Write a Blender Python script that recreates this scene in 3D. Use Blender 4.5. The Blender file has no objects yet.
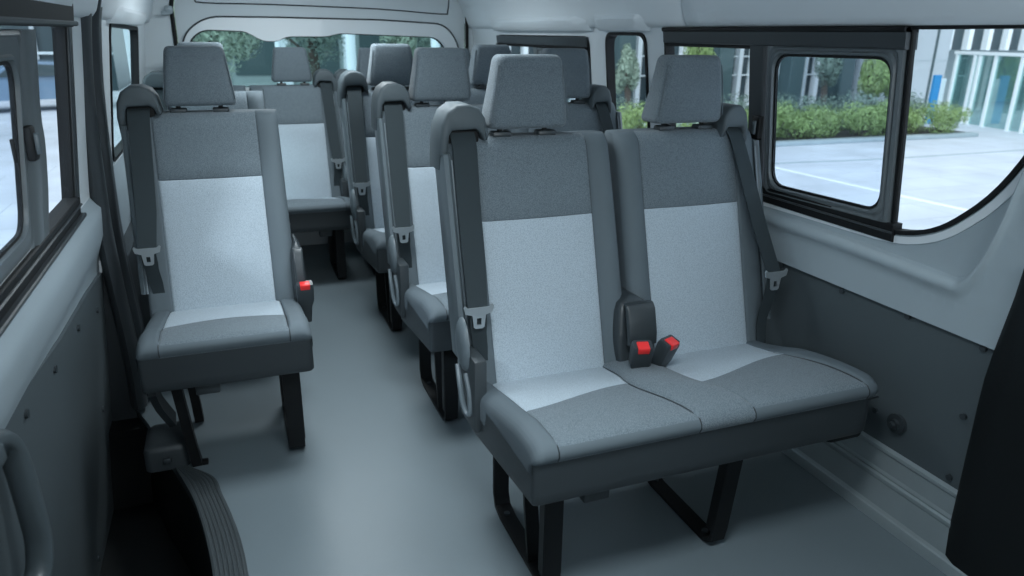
import bpy, bmesh, math, random
from mathutils import Vector, Matrix
from mathutils.geometry import delaunay_2d_cdt
S = bpy.context.scene
C = S.collection
random.seed(4)

# ------------------------------------------------------------------ camera
CAM_H, FPX = 1.2651, 726.3
pit, psi, rol = 0.33614, 0.368987, 0.0137234
F = Vector((math.sin(psi)*math.cos(pit), math.cos(psi)*math.cos(pit), -math.sin(pit)))
R0 = Vector((math.cos(psi), -math.sin(psi), 0))
U0 = R0.cross(F)
R1 = R0*math.cos(rol) + U0*math.sin(rol)
U1 = U0*math.cos(rol) - R0*math.sin(rol)
cd = bpy.data.cameras.new('camera')
cd.sensor_width = 36; cd.lens = FPX/1024*36; cd.clip_start = 0.02; cd.clip_end = 300
cam = bpy.data.objects.new('camera', cd); C.objects.link(cam)
M = Matrix((R1, U1, -F)).transposed().to_4x4(); M.translation = Vector((0, 0, CAM_H))
cam.matrix_world = M
S.camera = cam
cd.dof.use_dof = True; cd.dof.focus_distance = 2.0; cd.dof.aperture_fstop = 4.0

# ------------------------------------------------------------------ world, sun, lamps, exposure
S.view_settings.view_transform = 'Standard'
S.view_settings.look = 'None'
S.view_settings.gamma = 1
S.view_settings.use_curve_mapping = False
S.view_settings.exposure = 0.0
w = bpy.data.worlds.new('overcast_sky'); S.world = w; w.use_nodes = True
wn = w.node_tree; bg = wn.nodes['Background']
tc = wn.nodes.new('ShaderNodeTexCoord'); sx = wn.nodes.new('ShaderNodeSeparateXYZ')
cr = wn.nodes.new('ShaderNodeValToRGB')
wn.links.new(tc.outputs['Generated'], sx.inputs[0]); wn.links.new(sx.outputs['Z'], cr.inputs[0])
cr.color_ramp.elements[0].color = (.74, .86, .92, 1); cr.color_ramp.elements[0].position = 0
cr.color_ramp.elements[1].color = (.86, .95, 1.0, 1); cr.color_ramp.elements[1].position = .6
wn.links.new(cr.outputs[0], bg.inputs[0]); bg.inputs[1].default_value = 1.6

def lamp(name, kind, loc, target, energy, color, size=1, size_y=None):
    l = bpy.data.lights.new(name, kind); l.energy = energy; l.color = color
    if kind == 'AREA':
        l.shape = 'RECTANGLE'; l.size = size; l.size_y = size_y or size
    if kind == 'SUN': l.angle = size
    if name == 'roof_fill': l.spread = math.radians(125 if loc[1] < 3 else 175)
    o = bpy.data.objects.new(name, l); C.objects.link(o); o.location = loc
    o.rotation_euler = (Vector(target)-Vector(loc)).to_track_quat('-Z', 'Y').to_euler()
    return o
lamp('sun', 'SUN', (-5.2, -4.4, 4.2), (0, 0, 0), 1.8, (.93, .98, 1), math.radians(9))
# added interior fill: area lamp at the unseen windscreen, others under the headliner
lamp('windscreen_fill', 'AREA', (.55, -1.45, 1.12), (.55, 2.2, 1.16), 24, (.85, .95, 1), 1.5, .6)
lamp('roof_fill', 'AREA', (.42, .75, 1.61), (.42, .95, 0), 9, (.85, .95, 1), .5, .3)
lamp('roof_fill', 'AREA', (.42, 2.1, 1.62), (.42, 2.1, 0), 9, (.85, .95, 1), .5, .3)
lamp('roof_fill', 'AREA', (.42, 3.5, 1.62), (.42, 3.5, 0), 15, (.85, .95, 1), .5, .3)

# ------------------------------------------------------------------ materials
def mat(name, col, rough=.6, metal=0, bump=None, spec=.5, vary=None, coat=0):
    m = bpy.data.materials.new(name); m.use_nodes = True
    nt = m.node_tree; b = nt.nodes['Principled BSDF']
    b.inputs['Base Color'].default_value = (*col, 1)
    b.inputs['Roughness'].default_value = rough
    b.inputs['Metallic'].default_value = metal
    b.inputs['Specular IOR Level'].default_value = spec
    b.inputs['Coat Weight'].default_value = coat
    t = nt.nodes.new('ShaderNodeTexCoord')
    if vary:
        n = nt.nodes.new('ShaderNodeTexNoise'); n.inputs['Scale'].default_value = vary[0]; n.inputs['Detail'].default_value = 5
        nt.links.new(t.outputs['Object'], n.inputs['Vector'])
        mx = nt.nodes.new('ShaderNodeMixRGB'); mx.inputs[1].default_value = (*[c*(1-vary[1]) for c in col], 1)
        mx.inputs[2].default_value = (*[min(1, c*(1+vary[1])) for c in col], 1)
        nt.links.new(n.outputs['Fac'], mx.inputs[0]); nt.links.new(mx.outputs[0], b.inputs['Base Color'])
    if bump:
        kind, sc, st, dist = bump
        if kind == 'noise':
            n = nt.nodes.new('ShaderNodeTexNoise'); n.inputs['Scale'].default_value = sc; out = n.outputs['Fac']
        else:
            n = nt.nodes.new('ShaderNodeTexVoronoi'); n.inputs['Scale'].default_value = sc; n.inputs['Randomness'].default_value = 1; out = n.outputs['Distance']
        nt.links.new(t.outputs['Object'], n.inputs['Vector'])
        bp = nt.nodes.new('ShaderNodeBump'); bp.inputs['Strength'].default_value = st; bp.inputs['Distance'].default_value = dist
        nt.links.new(out, bp.inputs['Height']); nt.links.new(bp.outputs[0], b.inputs['Normal'])
    return m
def mesh_fabric(name, col, dark, scale, rough=.8):
    """knitted cloth: small light cells with darker gaps, plus bump"""
    m = mat(name, col, rough, spec=.3)
    nt = m.node_tree; b = nt.nodes['Principled BSDF']; t = nt.nodes['Texture Coordinate']
    v = nt.nodes.new('ShaderNodeTexVoronoi'); v.inputs['Scale'].default_value = scale; v.inputs['Randomness'].default_value = 1
    nt.links.new(t.outputs['Object'], v.inputs['Vector'])
    r = nt.nodes.new('ShaderNodeValToRGB')
    r.color_ramp.elements[0].position = .30; r.color_ramp.elements[0].color = (*col, 1)
    r.color_ramp.elements[1].position = .62; r.color_ramp.elements[1].color = (*dark, 1)
    nt.links.new(v.outputs['Distance'], r.inputs[0]); nt.links.new(r.outputs[0], b.inputs['Base Color'])
    bp = nt.nodes.new('ShaderNodeBump'); bp.inputs['Strength'].default_value = .35; bp.inputs['Distance'].default_value = .002; bp.invert = True
    nt.links.new(v.outputs['Distance'], bp.inputs['Height']); nt.links.new(bp.outputs[0], b.inputs['Normal'])
    b.inputs['Sheen Weight'].default_value = .15
    return m
def glassmat(name, tint, gloss=.08, rough=0.0):
    m = bpy.data.materials.new(name); m.use_nodes = True; nt = m.node_tree
    nt.nodes.remove(nt.nodes['Principled BSDF']); out = nt.nodes['Material Output']
    tr = nt.nodes.new('ShaderNodeBsdfTransparent'); tr.inputs[0].default_value = (*tint, 1)
    gl = nt.nodes.new('ShaderNodeBsdfGlossy'); gl.inputs['Roughness'].default_value = rough
    mx = nt.nodes.new('ShaderNodeMixShader'); mx.inputs[0].default_value = gloss
    nt.links.new(tr.outputs[0], mx.inputs[1]); nt.links.new(gl.outputs[0], mx.inputs[2]); nt.links.new(mx.outputs[0], out.inputs[0])
    return m
MT = dict(
 light=mesh_fabric('light_seat_cloth', (.42, .49, .545), (.31, .365, .41), 460),
 dark=mesh_fabric('grey_seat_cloth', (.160, .196, .220), (.095, .12, .138), 460),
 side=mat('charcoal_seat_cloth', (.098, .122, .138), .75, bump=('noise', 900, .2, .001), spec=.3),
 skirt=mat('grey_seat_vinyl', (.030, .038, .043), .5, bump=('noise', 500, .15, .001)),
 plas=mat('grey_plastic', (.10, .125, .14), .38),
 dplas=mat('dark_grey_plastic', (.03, .038, .043), .4),
 black=mat('black_painted_steel', (.008, .009, .010), .5, spec=.25),
 belt=mat('seat_belt_webbing', (.030, .040, .045), .8, bump=('noise', 700, .3, .001), spec=.2),
 gplas=mat('matt_grey_plastic', (.072, .09, .10), .55, spec=.35),
 handle=mat('dark_handle_plastic', (.055, .07, .078), .4),
 chrome=mat('grey_metal_tongue', (.45, .5, .53), .35, .7),
 red=mat('red_button', (.75, .03, .03), .35),
 seam=mat('dark_seam', (.02, .026, .03), .7),
 pipe=mat('pale_piping', (.16, .19, .21), .45),
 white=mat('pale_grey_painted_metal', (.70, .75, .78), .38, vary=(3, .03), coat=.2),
 shade_hook_grey=mat('shaded_wall_and_hook_grey', (.34, .40, .435), .42, vary=(4, .05)),  # wall shade put into the colour; the coat hooks use it too
 panel=mat('grey_fibre_board', (.068, .086, .095), .6, bump=('noise', 300, .1, .001), vary=(5, .06)),
 head=mat('headliner_cloth', (.74, .79, .82), .8, bump=('noise', 400, .15, .001), vary=(4, .04)),
 gate=mat('tailgate_paint', (.60, .66, .69), .5, vary=(4, .05)),
 floor=mat('grey_vinyl_floor', (.135, .168, .186), .42, bump=('noise', 120, .08, .001), vary=(3, .06)),
 rib=mat('dark_ribbed_rubber', (.045, .055, .06), .5),
 well=mat('black_step_rubber', (.005, .007, .008), .6, spec=.3),
 rubber=mat('black_window_rubber', (.006, .007, .008), .6, spec=.3),
 gasket=mat('charcoal_weatherstrip', (.035, .042, .047), .4),
 slider=mat('dark_grey_window_frame', (.115, .135, .145), .35),
 sill=mat('scuffed_aluminium_sill', (.40, .46, .48), .35, .5, vary=(8, .15)),
 glass=glassmat('window_glass', (.93, .965, 1.0), .04),
 rglass=glassmat('tinted_rear_glass', (.80, .89, .91), .04),
)

# ------------------------------------------------------------------ helpers
def link(name, bm, mats, parent=None, smooth=True, recalc=True, angle=40):
    if recalc: bmesh.ops.recalc_face_normals(bm, faces=bm.faces)
    me = bpy.data.meshes.new(name); bm.to_mesh(me); bm.free()
    if not isinstance(mats, (list, tuple)): mats = [mats]
    for m in mats: me.materials.append(MT[m] if isinstance(m, str) else m)
    if smooth:
        me.shade_smooth(); me.set_sharp_from_angle(angle=math.radians(angle))
    o = bpy.data.objects.new(name, me); C.objects.link(o); o.parent = parent
    return o
def tag(o, label=None, cat=None, group=None, kind=None):
    if label: o['label'] = label
    if cat: o['category'] = cat
    if group: o['group'] = group
    if kind: o['kind'] = kind
    return o
def struct(o): o['kind'] = 'structure'; return o
def empty(name, loc=(0, 0, 0), rz=0):
    o = bpy.data.objects.new(name, None); C.objects.link(o); o.location = loc; o.rotation_euler = (0, 0, rz)
    o.empty_display_size = .05; return o
def copy_tree(o, parent=None):
    kids = list(o.children); c = o.copy(); C.objects.link(c); c.parent = parent
    for k in kids: copy_tree(k, c)
    return c
def box(bm, x0, x1, y0, y1, z0, z1, bev=0, mi=0):
    vs = [bm.verts.new((x, y, z)) for x in (x0, x1) for y in (y0, y1) for z in (z0, z1)]
    fs = [bm.faces.new([vs[i] for i in q]) for q in ((0, 1, 3, 2), (4, 6, 7, 5), (0, 4, 5, 1), (2, 3, 7, 6), (0, 2, 6, 4), (1, 5, 7, 3))]
    for f in fs: f.material_index = mi
    if bev:
        es = list({e for f in fs for e in f.edges})
        r = bmesh.ops.bevel(bm, geom=es, offset=bev, segments=2, affect='EDGES', profile=.5)
        for f in r['faces']: f.material_index = mi
    return vs
def loft(bm, rings, cap=True, closed=True, mfun=None):
    vr = [[bm.verts.new(p) for p in r] for r in rings]
    n = len(rings[0])
    for i in range(len(vr)-1):
        for j in range(n if closed else n-1):
            k = (j+1) % n
            f = bm.faces.new((vr[i][j], vr[i][k], vr[i+1][k], vr[i+1][j]))
            if mfun: f.material_index = mfun(f.calc_center_median())
    if cap and closed:
        f = bm.faces.new(vr[0]); g = bm.faces.new(list(reversed(vr[-1])))
    return vr
def catmull(pts, n=6):
    pts = [Vector(p) for p in pts]; P = [pts[0]*2-pts[1]]+pts+[pts[-1]*2-pts[-2]]; out = []
    for i in range(1, len(P)-2):
        for k in range(n):
            t = k/n; a, b, c, d = P[i-1:i+3]
            out.append(.5*((2*b)+(c-a)*t+(2*a-5*b+4*c-d)*t*t+(3*b-a-3*c+d)*t**3))
    out.append(pts[-1]); return out
def tube(bm, pts, r, seg=8, smooth=0, flat=None, up=None):
    """swept tube; flat=(rx, ry) gives an elliptical section, up fixes the section's x direction"""
    pts = catmull(pts, smooth) if smooth else [Vector(p) for p in pts]
    rings = []; pa = None
    for i, p in enumerate(pts):
        t = (pts[min(i+1, len(pts)-1)]-pts[max(i-1, 0)]).normalized()
        if up is not None: a = (Vector(up)-t*t.dot(Vector(up))).normalized()
        elif pa is None:
            a = t.cross(Vector((0, 0, 1)));  a = a.normalized() if a.length > .1 else t.cross(Vector((0, 1, 0))).normalized()
        else: a = (pa-t*t.dot(pa)).normalized()
        pa = a; b = t.cross(a)
        rx, ry = flat if flat else (r, r)
        rings.append([p+a*rx*math.cos(2*math.pi*k/seg)+b*ry*math.sin(2*math.pi*k/seg) for k in range(seg)])
    loft(bm, rings)
def strap(bm, pts, wdir, w, t, smooth=0):
    """flat ribbon/strap of width w along wdir and thickness t, swept along pts"""
    pts = catmull(pts, smooth) if smooth else [Vector(p) for p in pts]
    rings = []; wd = Vector(wdir).normalized()
    for i, p in enumerate(pts):
        a = pts[i]-pts[max(i-1, 0)]; b = pts[min(i+1, len(pts)-1)]-pts[i]
        tn = (a.normalized()+b.normalized()); tn = tn.normalized() if tn.length > 1e-6 else b.normalized()
        ww = w[i*(len(w)-1)//max(1, len(pts)-1)] if isinstance(w, list) else w
        n = wd.cross(tn).normalized(); c = 1/max(.4, (a.normalized().dot(tn)) if a.length > 0 else 1)
        wl = tn.cross(n).normalized()
        h = wl*ww/2; k = n*t/2*c
        rings.append([p-h-k, p+h-k, p+h+k, p-h+k])
    loft(bm, rings)
def mirror_bm(bm, W):
    for v in bm.verts: v.co.x = W-v.co.x
def rrect2(x0, x1, y0, y1, r, n=5):
    out = []
    for cx, cy, a0 in ((x1-r, y1-r, 0), (x0+r, y1-r, 90), (x0+r, y0+r, 180), (x1-r, y0+r, 270)):
        for k in range(n+1):
            a = math.radians(a0+90*k/n); out.append((cx+r*math.cos(a), cy+r*math.sin(a)))
    return out
def offset_poly(P, d):
    """parallel offset of a counter-clockwise polygon, d > 0 inward"""
    out = []; n = len(P)
    for i in range(n):
        a, b, c = Vector(P[i-1]), Vector(P[i]), Vector(P[(i+1) % n])
        e1 = (b-a).normalized(); e2 = (c-b).normalized()
        n1 = Vector((-e1.y, e1.x)); n2 = Vector((-e2.y, e2.x))
        k = (n1+n2); k = k/(1+n1.dot(n2))
        out.append(tuple(b+k*d))
    return out
def round_poly(P, r, n=6):
    out = []; N = len(P)
    for i in range(N):
        a, b, c = Vector(P[i-1]), Vector(P[i]), Vector(P[(i+1) % N])
        ri = r[i] if isinstance(r, (list, tuple)) else r
        e1 = (a-b); e2 = (c-b); l = min(ri, e1.length*.49, e2.length*.49)
        p0 = b+e1.normalized()*l; p1 = b+e2.normalized()*l
        for k in range(n+1):
            t = k/n; out.append(tuple((1-t)**2*p0+2*t*(1-t)*b+t*t*p1))
    return out
def densify(P, step):
    out = []; N = len(P)
    for i in range(N):
        a, b = Vector(P[i]), Vector(P[(i+1) % N]); k = max(1, int((b-a).length/step))
        for j in range(k): out.append(tuple(a.lerp(b, j/k)))
    return out
def inside(p, P):
    x, y = p; c = False; n = len(P)
    for i in range(n):
        x1, y1 = P[i]; x2, y2 = P[(i+1) % n]
        if (y1 > y) != (y2 > y) and x < (x2-x1)*(y-y1)/(y2-y1)+x1: c = not c
    return c
def sheet(name, outer, holes, fn, m, thick=.01, grid=.06, parent=None, tdir=None, smooth=True, angle=50, extra=()):
    """a panel with holes: triangulated in 2D, mapped to 3D by fn(u, v), given real thickness along tdir"""
    loops = [densify(outer, grid)]+[densify(h, grid) for h in holes]
    V = []; E = []
    for L in loops:
        s = len(V); V += [Vector(p) for p in L]; E += [(s+i, s+(i+1) % len(L)) for i in range(len(L))]
    for L in extra:
        s = len(V); V += [Vector(p) for p in L]; E += [(s+i, s+i+1) for i in range(len(L)-1)]
    us = [p[0] for p in outer]; vs = [p[1] for p in outer]
    u = min(us)+grid/2
    while u < max(us):
        v = min(vs)+grid/2
        while v < max(vs):
            if inside((u, v), outer) and not any(inside((u, v), h) for h in holes): V.append(Vector((u+.001*math.sin(v*99), v)))
            v += grid
        u += grid
    vo, eo, fo, _, _, _ = delaunay_2d_cdt(V, E, [], 0, 1e-6)
    bm = bmesh.new(); td = Vector(tdir)
    a = [bm.verts.new(Vector(fn(p.x, p.y))) for p in vo]; b = [bm.verts.new(Vector(fn(p.x, p.y))+td*thick) for p in vo]
    cnt = {}
    for f in fo:
        c = sum((vo[i] for i in f), Vector((0, 0)))/len(f)
        if not inside(c, outer) or any(inside(c, h) for h in holes): continue
        bm.faces.new([a[i] for i in f]); bm.faces.new([b[i] for i in reversed(f)])
        for i in range(len(f)):
            e = (f[i], f[(i+1) % len(f)]); cnt[e] = 1
    for (i, j) in cnt:
        if (j, i) not in cnt: bm.faces.new((a[j], a[i], b[i], b[j]))
    for v in [v for v in bm.verts if not v.link_faces]: bm.verts.remove(v)
    return link(name, bm, m, parent, smooth, angle=angle)
def ring_frame(bm, outer, inner, fn, o0, o1, mi=0):
    """closed frame between two equal-count 2D loops; fn(u, v, off)"""
    n = len(outer)
    rs = [[fn(*p, o0) for p in outer], [fn(*p, o1) for p in outer], [fn(*p, o1) for p in inner], [fn(*p, o0) for p in inner]]
    vs = [[bm.verts.new(p) for p in r] for r in rs]
    for a in range(4):
        b = (a+1) % 4
        for i in range(n):
            j = (i+1) % n; f = bm.faces.new((vs[a][i], vs[a][j], vs[b][j], vs[b][i])); f.material_index = mi

# ------------------------------------------------------------------ shell shape
XC2 = 1.11                                     # left wall x = XC2 - right wall x
def wx(z):
    if z > .8: return 1.53-.06*(z-.8)/.5
    return 1.53+(.8-z)*.1
def sm(a, b, t):
    t = max(0, min(1, (t-a)/(b-a))); return t*t*(3-2*t)
def RW(y, z, off=0): return (wx(z)-off, y, z)
def LW(y, z, off=0): return (XC2-wx(z)+off, y, z)

# window outlines in (y, z), counter-clockwise
W1 = [(1.35, .80), (2.34, .785), (2.345, 1.293), (.93, 1.30), (.93, 1.2), (.985, 1.06), (1.06, .94), (1.17, .845), (1.26, .81)]
W1o = round_poly(W1, [.02, .05, .05, .03, .05, .08, .08, .08, .05], 4)
W2 = [(2.46, .79), (2.80, .79), (2.79, 1.278), (2.47, 1.278)]; W2o = round_poly(W2, .05, 5)
W3 = [(2.95, .79), (4.10, .79), (4.08, 1.262), (2.94, 1.262)]; W3o = round_poly(W3, .05, 5)
W4 = [(.70, .785), (2.27, .785), (2.26, 1.292), (.70, 1.292)]; W4o = round_poly(W4, .04, 5)
W5 = [(3.06, .79), (4.11, .79), (4.12, 1.275), (3.09, 1.288)]; W5o = round_poly(W5, .05, 5)

def dish_edge(y):
    e = .757 if y > 1.0 else .757
    return .757-.012*sm(1.5, 1.05, y) if y > 1.12 else .745+.55*max(0, 1.12-y)**2/.03
DP = [(.010, 0), (.004, .001), (.0, .010), (-.006, .016), (-.016, .022), (-.026, .022), (-.038, .014), (-.055, .010), (-.2, .010)]
def dish(y, z):
    """recess around the front right window; its rolled lip steps in towards the cabin"""
    t = z-dish_edge(y)
    if t > .010: return 0
    for (a, p), (b, q) in zip(DP, DP[1:]):
        if t >= b: return q+(p-q)*(t-b)/(a-b)
    return .010
ledge = lambda y, z: (wx(z)-dish(y, z), y, z)
ex = [[(y, dish_edge(y)+t) for y in [.99+.0125*k for k in range(26)]+[1.33+.05*k for k in range(64)] if .62 < dish_edge(y)+t < 1.2 and not inside((y, dish_edge(y)+t), offset_poly(W1, -.01))] for t, _ in DP[:-1]]
sheet('wall_right', [(-1.7, .615), (4.62, .615), (4.62, 1.31), (-1.7, 1.31)], [offset_poly(W1o, -.0), W2o, W3o, [(-1.5, .8), (-.5, .8), (-.5, 1.28), (-1.2, 1.28)]], ledge, 'white', .012, .03, tdir=(1, 0, 0), extra=ex)
struct(bpy.data.objects['wall_right'])
sheet('wall_left', [(2.60, -.36), (4.62, -.36), (4.62, 1.31), (2.60, 1.31)], [W5o], lambda y, z: LW(y, z, .02*sm(.76, .70, z)), 'white', .012, .05, tdir=(-1, 0, 0), extra=[[(2.63+.04*k, .775) for k in range(50)]])
struct(bpy.data.objects['wall_left'])
# sliding door on the left with its fibre board panel
door = sheet('door_1', [(-1.7, -.36), (2.60, -.36), (2.60, 1.31), (-1.7, 1.31)], [W4o, [(-1.5, .8), (-.5, .8), (-.5, 1.28), (-1.2, 1.28)]],
      lambda y, z: LW(y, z, .030*sm(.765, .74, z)-.028*sm(.66, .55, z)), 'white', .02, .045, tdir=(-1, 0, 0), extra=[[(-1.65+.05*k, .775) for k in range(85)]])
struct(door)
def dpf(y, z): return LW(y, z, .012)
dpan = sheet('door_panel', round_poly([(-1.6, -.34), (2.20, -.34), (2.595, -.34), (2.595, .515), (2.3, .540), (1.9, .556), (1.45, .603), (-1.6, .64)], .03, 3), [], dpf, 'panel', .01, .08, parent=door, tdir=(-1, 0, 0))
for (y, z) in ((1.516, .55), (1.79, .523), (2.10, .505), (2.403, .11), (2.14, -.26), (2.42, .44), (1.2, .58)):
    bm = bmesh.new(); p = Vector(dpf(y, z)); tube(bm, [p+Vector((-.002, 0, 0)), p+Vector((.003, 0, 0)), p+Vector((.006, 0, 0))], .009, 10)
    link('panel_clip', bm, 'dplas', dpan)
# right lower board with screws
def rpf(y, z): return (wx(z)+.004, y, z)
rp = struct(sheet('trim_1', round_poly([(-1.65, .20), (4.6, .20), (4.6, .628), (2.4, .628), (1.2, .634), (-1.65, .645)], .02, 3), [], rpf, 'panel', .01, .12, tdir=(1, 0, 0)))
for (y, z) in ((1.455, .60), (1.236, .606), (1.030, .604), (1.05, .415), (1.7, .60), (1.06, .235), (1.30, .30)):
    bm = bmesh.new(); p = Vector(rpf(y, z)); tube(bm, [p+Vector((.002, 0, 0)), p+Vector((-.003, 0, 0)), p+Vector((-.007, 0, 0))], .008, 10)
    link('panel_screw', bm, 'dplas', rp)
# tie-down boss on the board
bm = bmesh.new(); p = Vector(rpf(1.225, .30))
tube(bm, [p+Vector((.001, 0, 0)), p+Vector((-.012, 0, 0))], .027, 20); tube(bm, [p+Vector((-.010, 0, 0)), p+Vector((-.022, 0, 0))], .014, 16)
tube(bm, [p+Vector((-.02, 0, 0)), p+Vector((-.032, 0, 0))], .008, 12)
link('anchor_boss', bm, 'dplas', rp)
# step sill along the right wall
bm = bmesh.new()
prof = [(1.560, 0), (1.560, .018), (1.562, .030), (1.567, .033), (1.570, .026), (1.573, .030), (1.577, .036), (1.581, .030), (1.583, .048), (1.586, .105), (1.582, .113), (1.582, .121), (1.588, .125), (1.585, .132), (1.589, .140), (1.590, .19), (1.583, .197), (1.583, .206), (1.592, .212), (1.60, .214), (1.62, .214), (1.62, 0)]
loft(bm, [[(x, y, z) for x, z in prof] for y in (-1.65, 1.5, 3, 4.6)])
struct(link('trim_2', bm, 'sill', angle=25))
# shade below the window line and at the right front, painted as mid grey
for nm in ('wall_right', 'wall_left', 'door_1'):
    ob = bpy.data.objects[nm]; ob.data.materials.append(MT['shade_hook_grey'])
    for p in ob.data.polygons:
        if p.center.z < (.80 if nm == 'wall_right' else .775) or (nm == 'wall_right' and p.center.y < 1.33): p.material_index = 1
# dark pillar trim at the near right
bm = bmesh.new()
rings = []
for z in [-.02+.07*i for i in range(13)]:
    ye = 1.035-.05*z-.03*sm(.5, .85, z)
    X = wx(z)
    rings.append([(X+.05, .3, z), (X+.05, ye, z), (X-.012, ye, z), (X-.03, ye-.02, z), (X-.04, ye-.07, z), (X-.04, .3, z)])
loft(bm, rings)
struct(link('trim_3', bm, 'well'))

# floor, its ribbed edge and the step well behind the sliding door
inner = [(-.42, 2.62), (-.36, 2.46), (-.31, 2.28), (-.262, 2.145), (-.232, 2.06), (-.203, 1.956), (-.180, 1.84), (-.163, 1.73), (-.149, 1.60), (-.140, 1.4), (-.137, 1.1), (-.136, .6), (-.136, -1.7)]
outer = [(-.42, 2.62), (-.36, 2.47), (-.30, 2.29), (-.235, 2.15), (-.155, 2.06), (-.130, 1.956), (-.105, 1.84), (-.086, 1.73), (-.073, 1.60), (-.064, 1.4), (-.06, 1.1), (-.06, .6), (-.06, -1.7)]
FX = [(1.58, -1.7), (1.58, 4.62), (-.49, 4.62), (-.49, 2.64), (-.42, 2.62)]
fl = sheet('floor', inner[1:]+[(1.58, -1.7), (1.58, 4.62), (-.49, 4.62), (-.49, 2.62), (-.42, 2.62)], [], lambda x, y: (x, y, 0), 'floor', .03, .15, tdir=(0, 0, -1), smooth=False)
struct(fl)
bm = bmesh.new(); NR = 7; rings = []
for (a, b) in zip(catmull([(*p, 0) for p in inner[3:]], 5), catmull([(*p, 0) for p in outer[3:]], 5)):
    r = [tuple(a-(b-a)*.05+Vector((0, 0, -.03))), tuple(a-(b-a)*.05+Vector((0, 0, .003)))]
    for k in range(NR):
        for t, h in ((.15, .006), (.6, .006), (.75, .003), (.95, .003)):
            r.append(tuple(a.lerp(b, (k+t)/NR)+Vector((0, 0, h))))
    r += [tuple(b+Vector((0, 0, .002))), tuple(b+Vector((0, 0, .0005)))]
    rings.append(r)
loft(bm, rings, closed=False)
struct(link('trim_4', bm, 'rib', angle=20))
bm = bmesh.new()   # well: floor, riser under the floor edge
vs = [(x, y) for x, y in inner]
top = [bm.verts.new((x, y, -.028)) for x, y in vs]; bot = [bm.verts.new((x-.02, y, -.33)) for x, y in vs]
lef = [bm.verts.new((-.60, y, -.33)) for x, y in vs]
for i in range(len(vs)-1):
    bm.faces.new((top[i], top[i+1], bot[i+1], bot[i])); bm.faces.new((bot[i], bot[i+1], lef[i+1], lef[i]))
struct(link('step_well', bm, 'well', recalc=False)).name = 'trim_5'
# wheel arch box and jack bracket beside the single seat
bm = bmesh.new()
loft(bm, [[(x, y, z) for x, y in rrect2(-.345+i, -.222-i*.6, 2.145+i, 2.30, .022, 4)] for i, z in ((0, .0), (0, .06), (.003, .072), (.012, .079))])
o = link('storage_box', bm, 'skirt')
bm = bmesh.new(); box(bm, -.29, -.27, 2.13, 2.146, .03, .045, .003); link('latch', bm, 'dplas', o)
tag(o, 'small grey rounded box on the floor beside the left seat leg, at the step edge', 'box')

bm = bmesh.new(); box(bm, -.46, 1.56, -.42, -.34, 0, .92, .02); struct(link('front_light_blocker', bm, 'panel'))  # added block behind the camera, keeps windscreen light off the near floor
bm = bmesh.new(); box(bm, -.62, -.30, 2.50, 2.60, -.36, -.03); struct(link('wall_step', bm, 'well')).name = 'trim_13'
# headliner: swept arch
arch = [(1.500, 1.300), (1.487, 1.296), (1.468, 1.294), (1.452, 1.300), (1.440, 1.316), (1.430, 1.345), (1.415, 1.40), (1.385, 1.46), (1.33, 1.52), (1.24, 1.575), (1.10, 1.615), (.9, 1.64), (.7, 1.65), (.555, 1.652)]
arch = arch+[(XC2-x, z) for x, z in reversed(arch[:-1])]
bm = bmesh.new()
ys = [-1.6+i*.4 for i in range(10)]+[2.1]+[2.18, 2.187, 2.193, 2.2]+[2.4+.2*i for i in range(12)]
def lip(x, z, y):
    """lip of the headliner scooped up above every window"""
    return z
rings = []
for y in ys:
    g = .005 if y in (2.187, 2.193) else 0
    rings.append([(x+(-g if x < .555 else g), y, z+g) for x, z in arch]+[(XC2-1.56, y, 1.31), (XC2-1.56, y, 1.69), (1.56, y, 1.69), (1.56, y, 1.31)])
loft(bm, rings)
struct(link('ceiling', bm, 'head', angle=60))
# header mouldings above the side windows (pale raised lips)
for X, wins, nm in ((RW, ((2.44, 2.83), (2.90, 4.12)), 'trim_6'), (LW, ((3.03, 4.16),), 'trim_7')):
    bm = bmesh.new()
    for (a, b) in wins:
        rr = []
        for i in range(13):
            t = i/12; y = a+(b-a)*t; k = min(1, min(t, 1-t)*9); k = k*k*(3-2*k)
            rr.append([X(y, 1.283, .0), X(y, 1.283, .012+.02*k), X(y, 1.296, .016+.028*k), X(y, 1.325, .03+.018*k), X(y, 1.345, .03), X(y, 1.31, -.005)])
        loft(bm, rr)
    struct(link(nm, bm, 'white'))

# ------------------------------------------------------------------ windows
def sub(P, d, r, n=5): return round_poly(offset_poly(P, d), r, n)
def pane(name, P, X, off, m, parent):
    return sheet(name, P, [], lambda y, z: X(y, z, off), m, .004, .12, parent=parent, tdir=(1, 0, 0))
def gasket(X, P, r, wd, parent, m='rubber', name='window_frame', o0=-.03, o1=.006, n=5):
    bm = bmesh.new(); ring_frame(bm, round_poly(P, r, n), round_poly(offset_poly(P, wd), r, n), X, o0, o1); return link(name, bm, m, parent, angle=30)
def bar(X, y0, y1, z0, z1, o0, o1, name, m, parent, lean=0, bev=.004):
    bm = bmesh.new(); ps = []
    for z in (z0, (z0+z1)/2, z1):
        t = (z-z0)/(z1-z0); l = lean*t
        ps.append([X(y0+l, z, o0), X(y1+l, z, o0), X(y1+l, z, o1-.003), X(y1+l-.003, z, o1), X(y0+l+.003, z, o1), X(y0+l, z, o1-.003)])
    loft(bm, ps); return link(name, bm, m, parent, angle=25)
def rail(X, y0, y1, z0, z1, o0, o1, name, m, parent):
    bm = bmesh.new()
    loft(bm, [[X(y, z0, o0), X(y, z1, o0), X(y, z1, o1-.003), X(y, z1-.003, o1), X(y, z0+.003, o1), X(y, z0, o1-.003)] for y in (y0, (y0+y1)/2, y1)])
    return link(name, bm, m, parent, angle=25)
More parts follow.
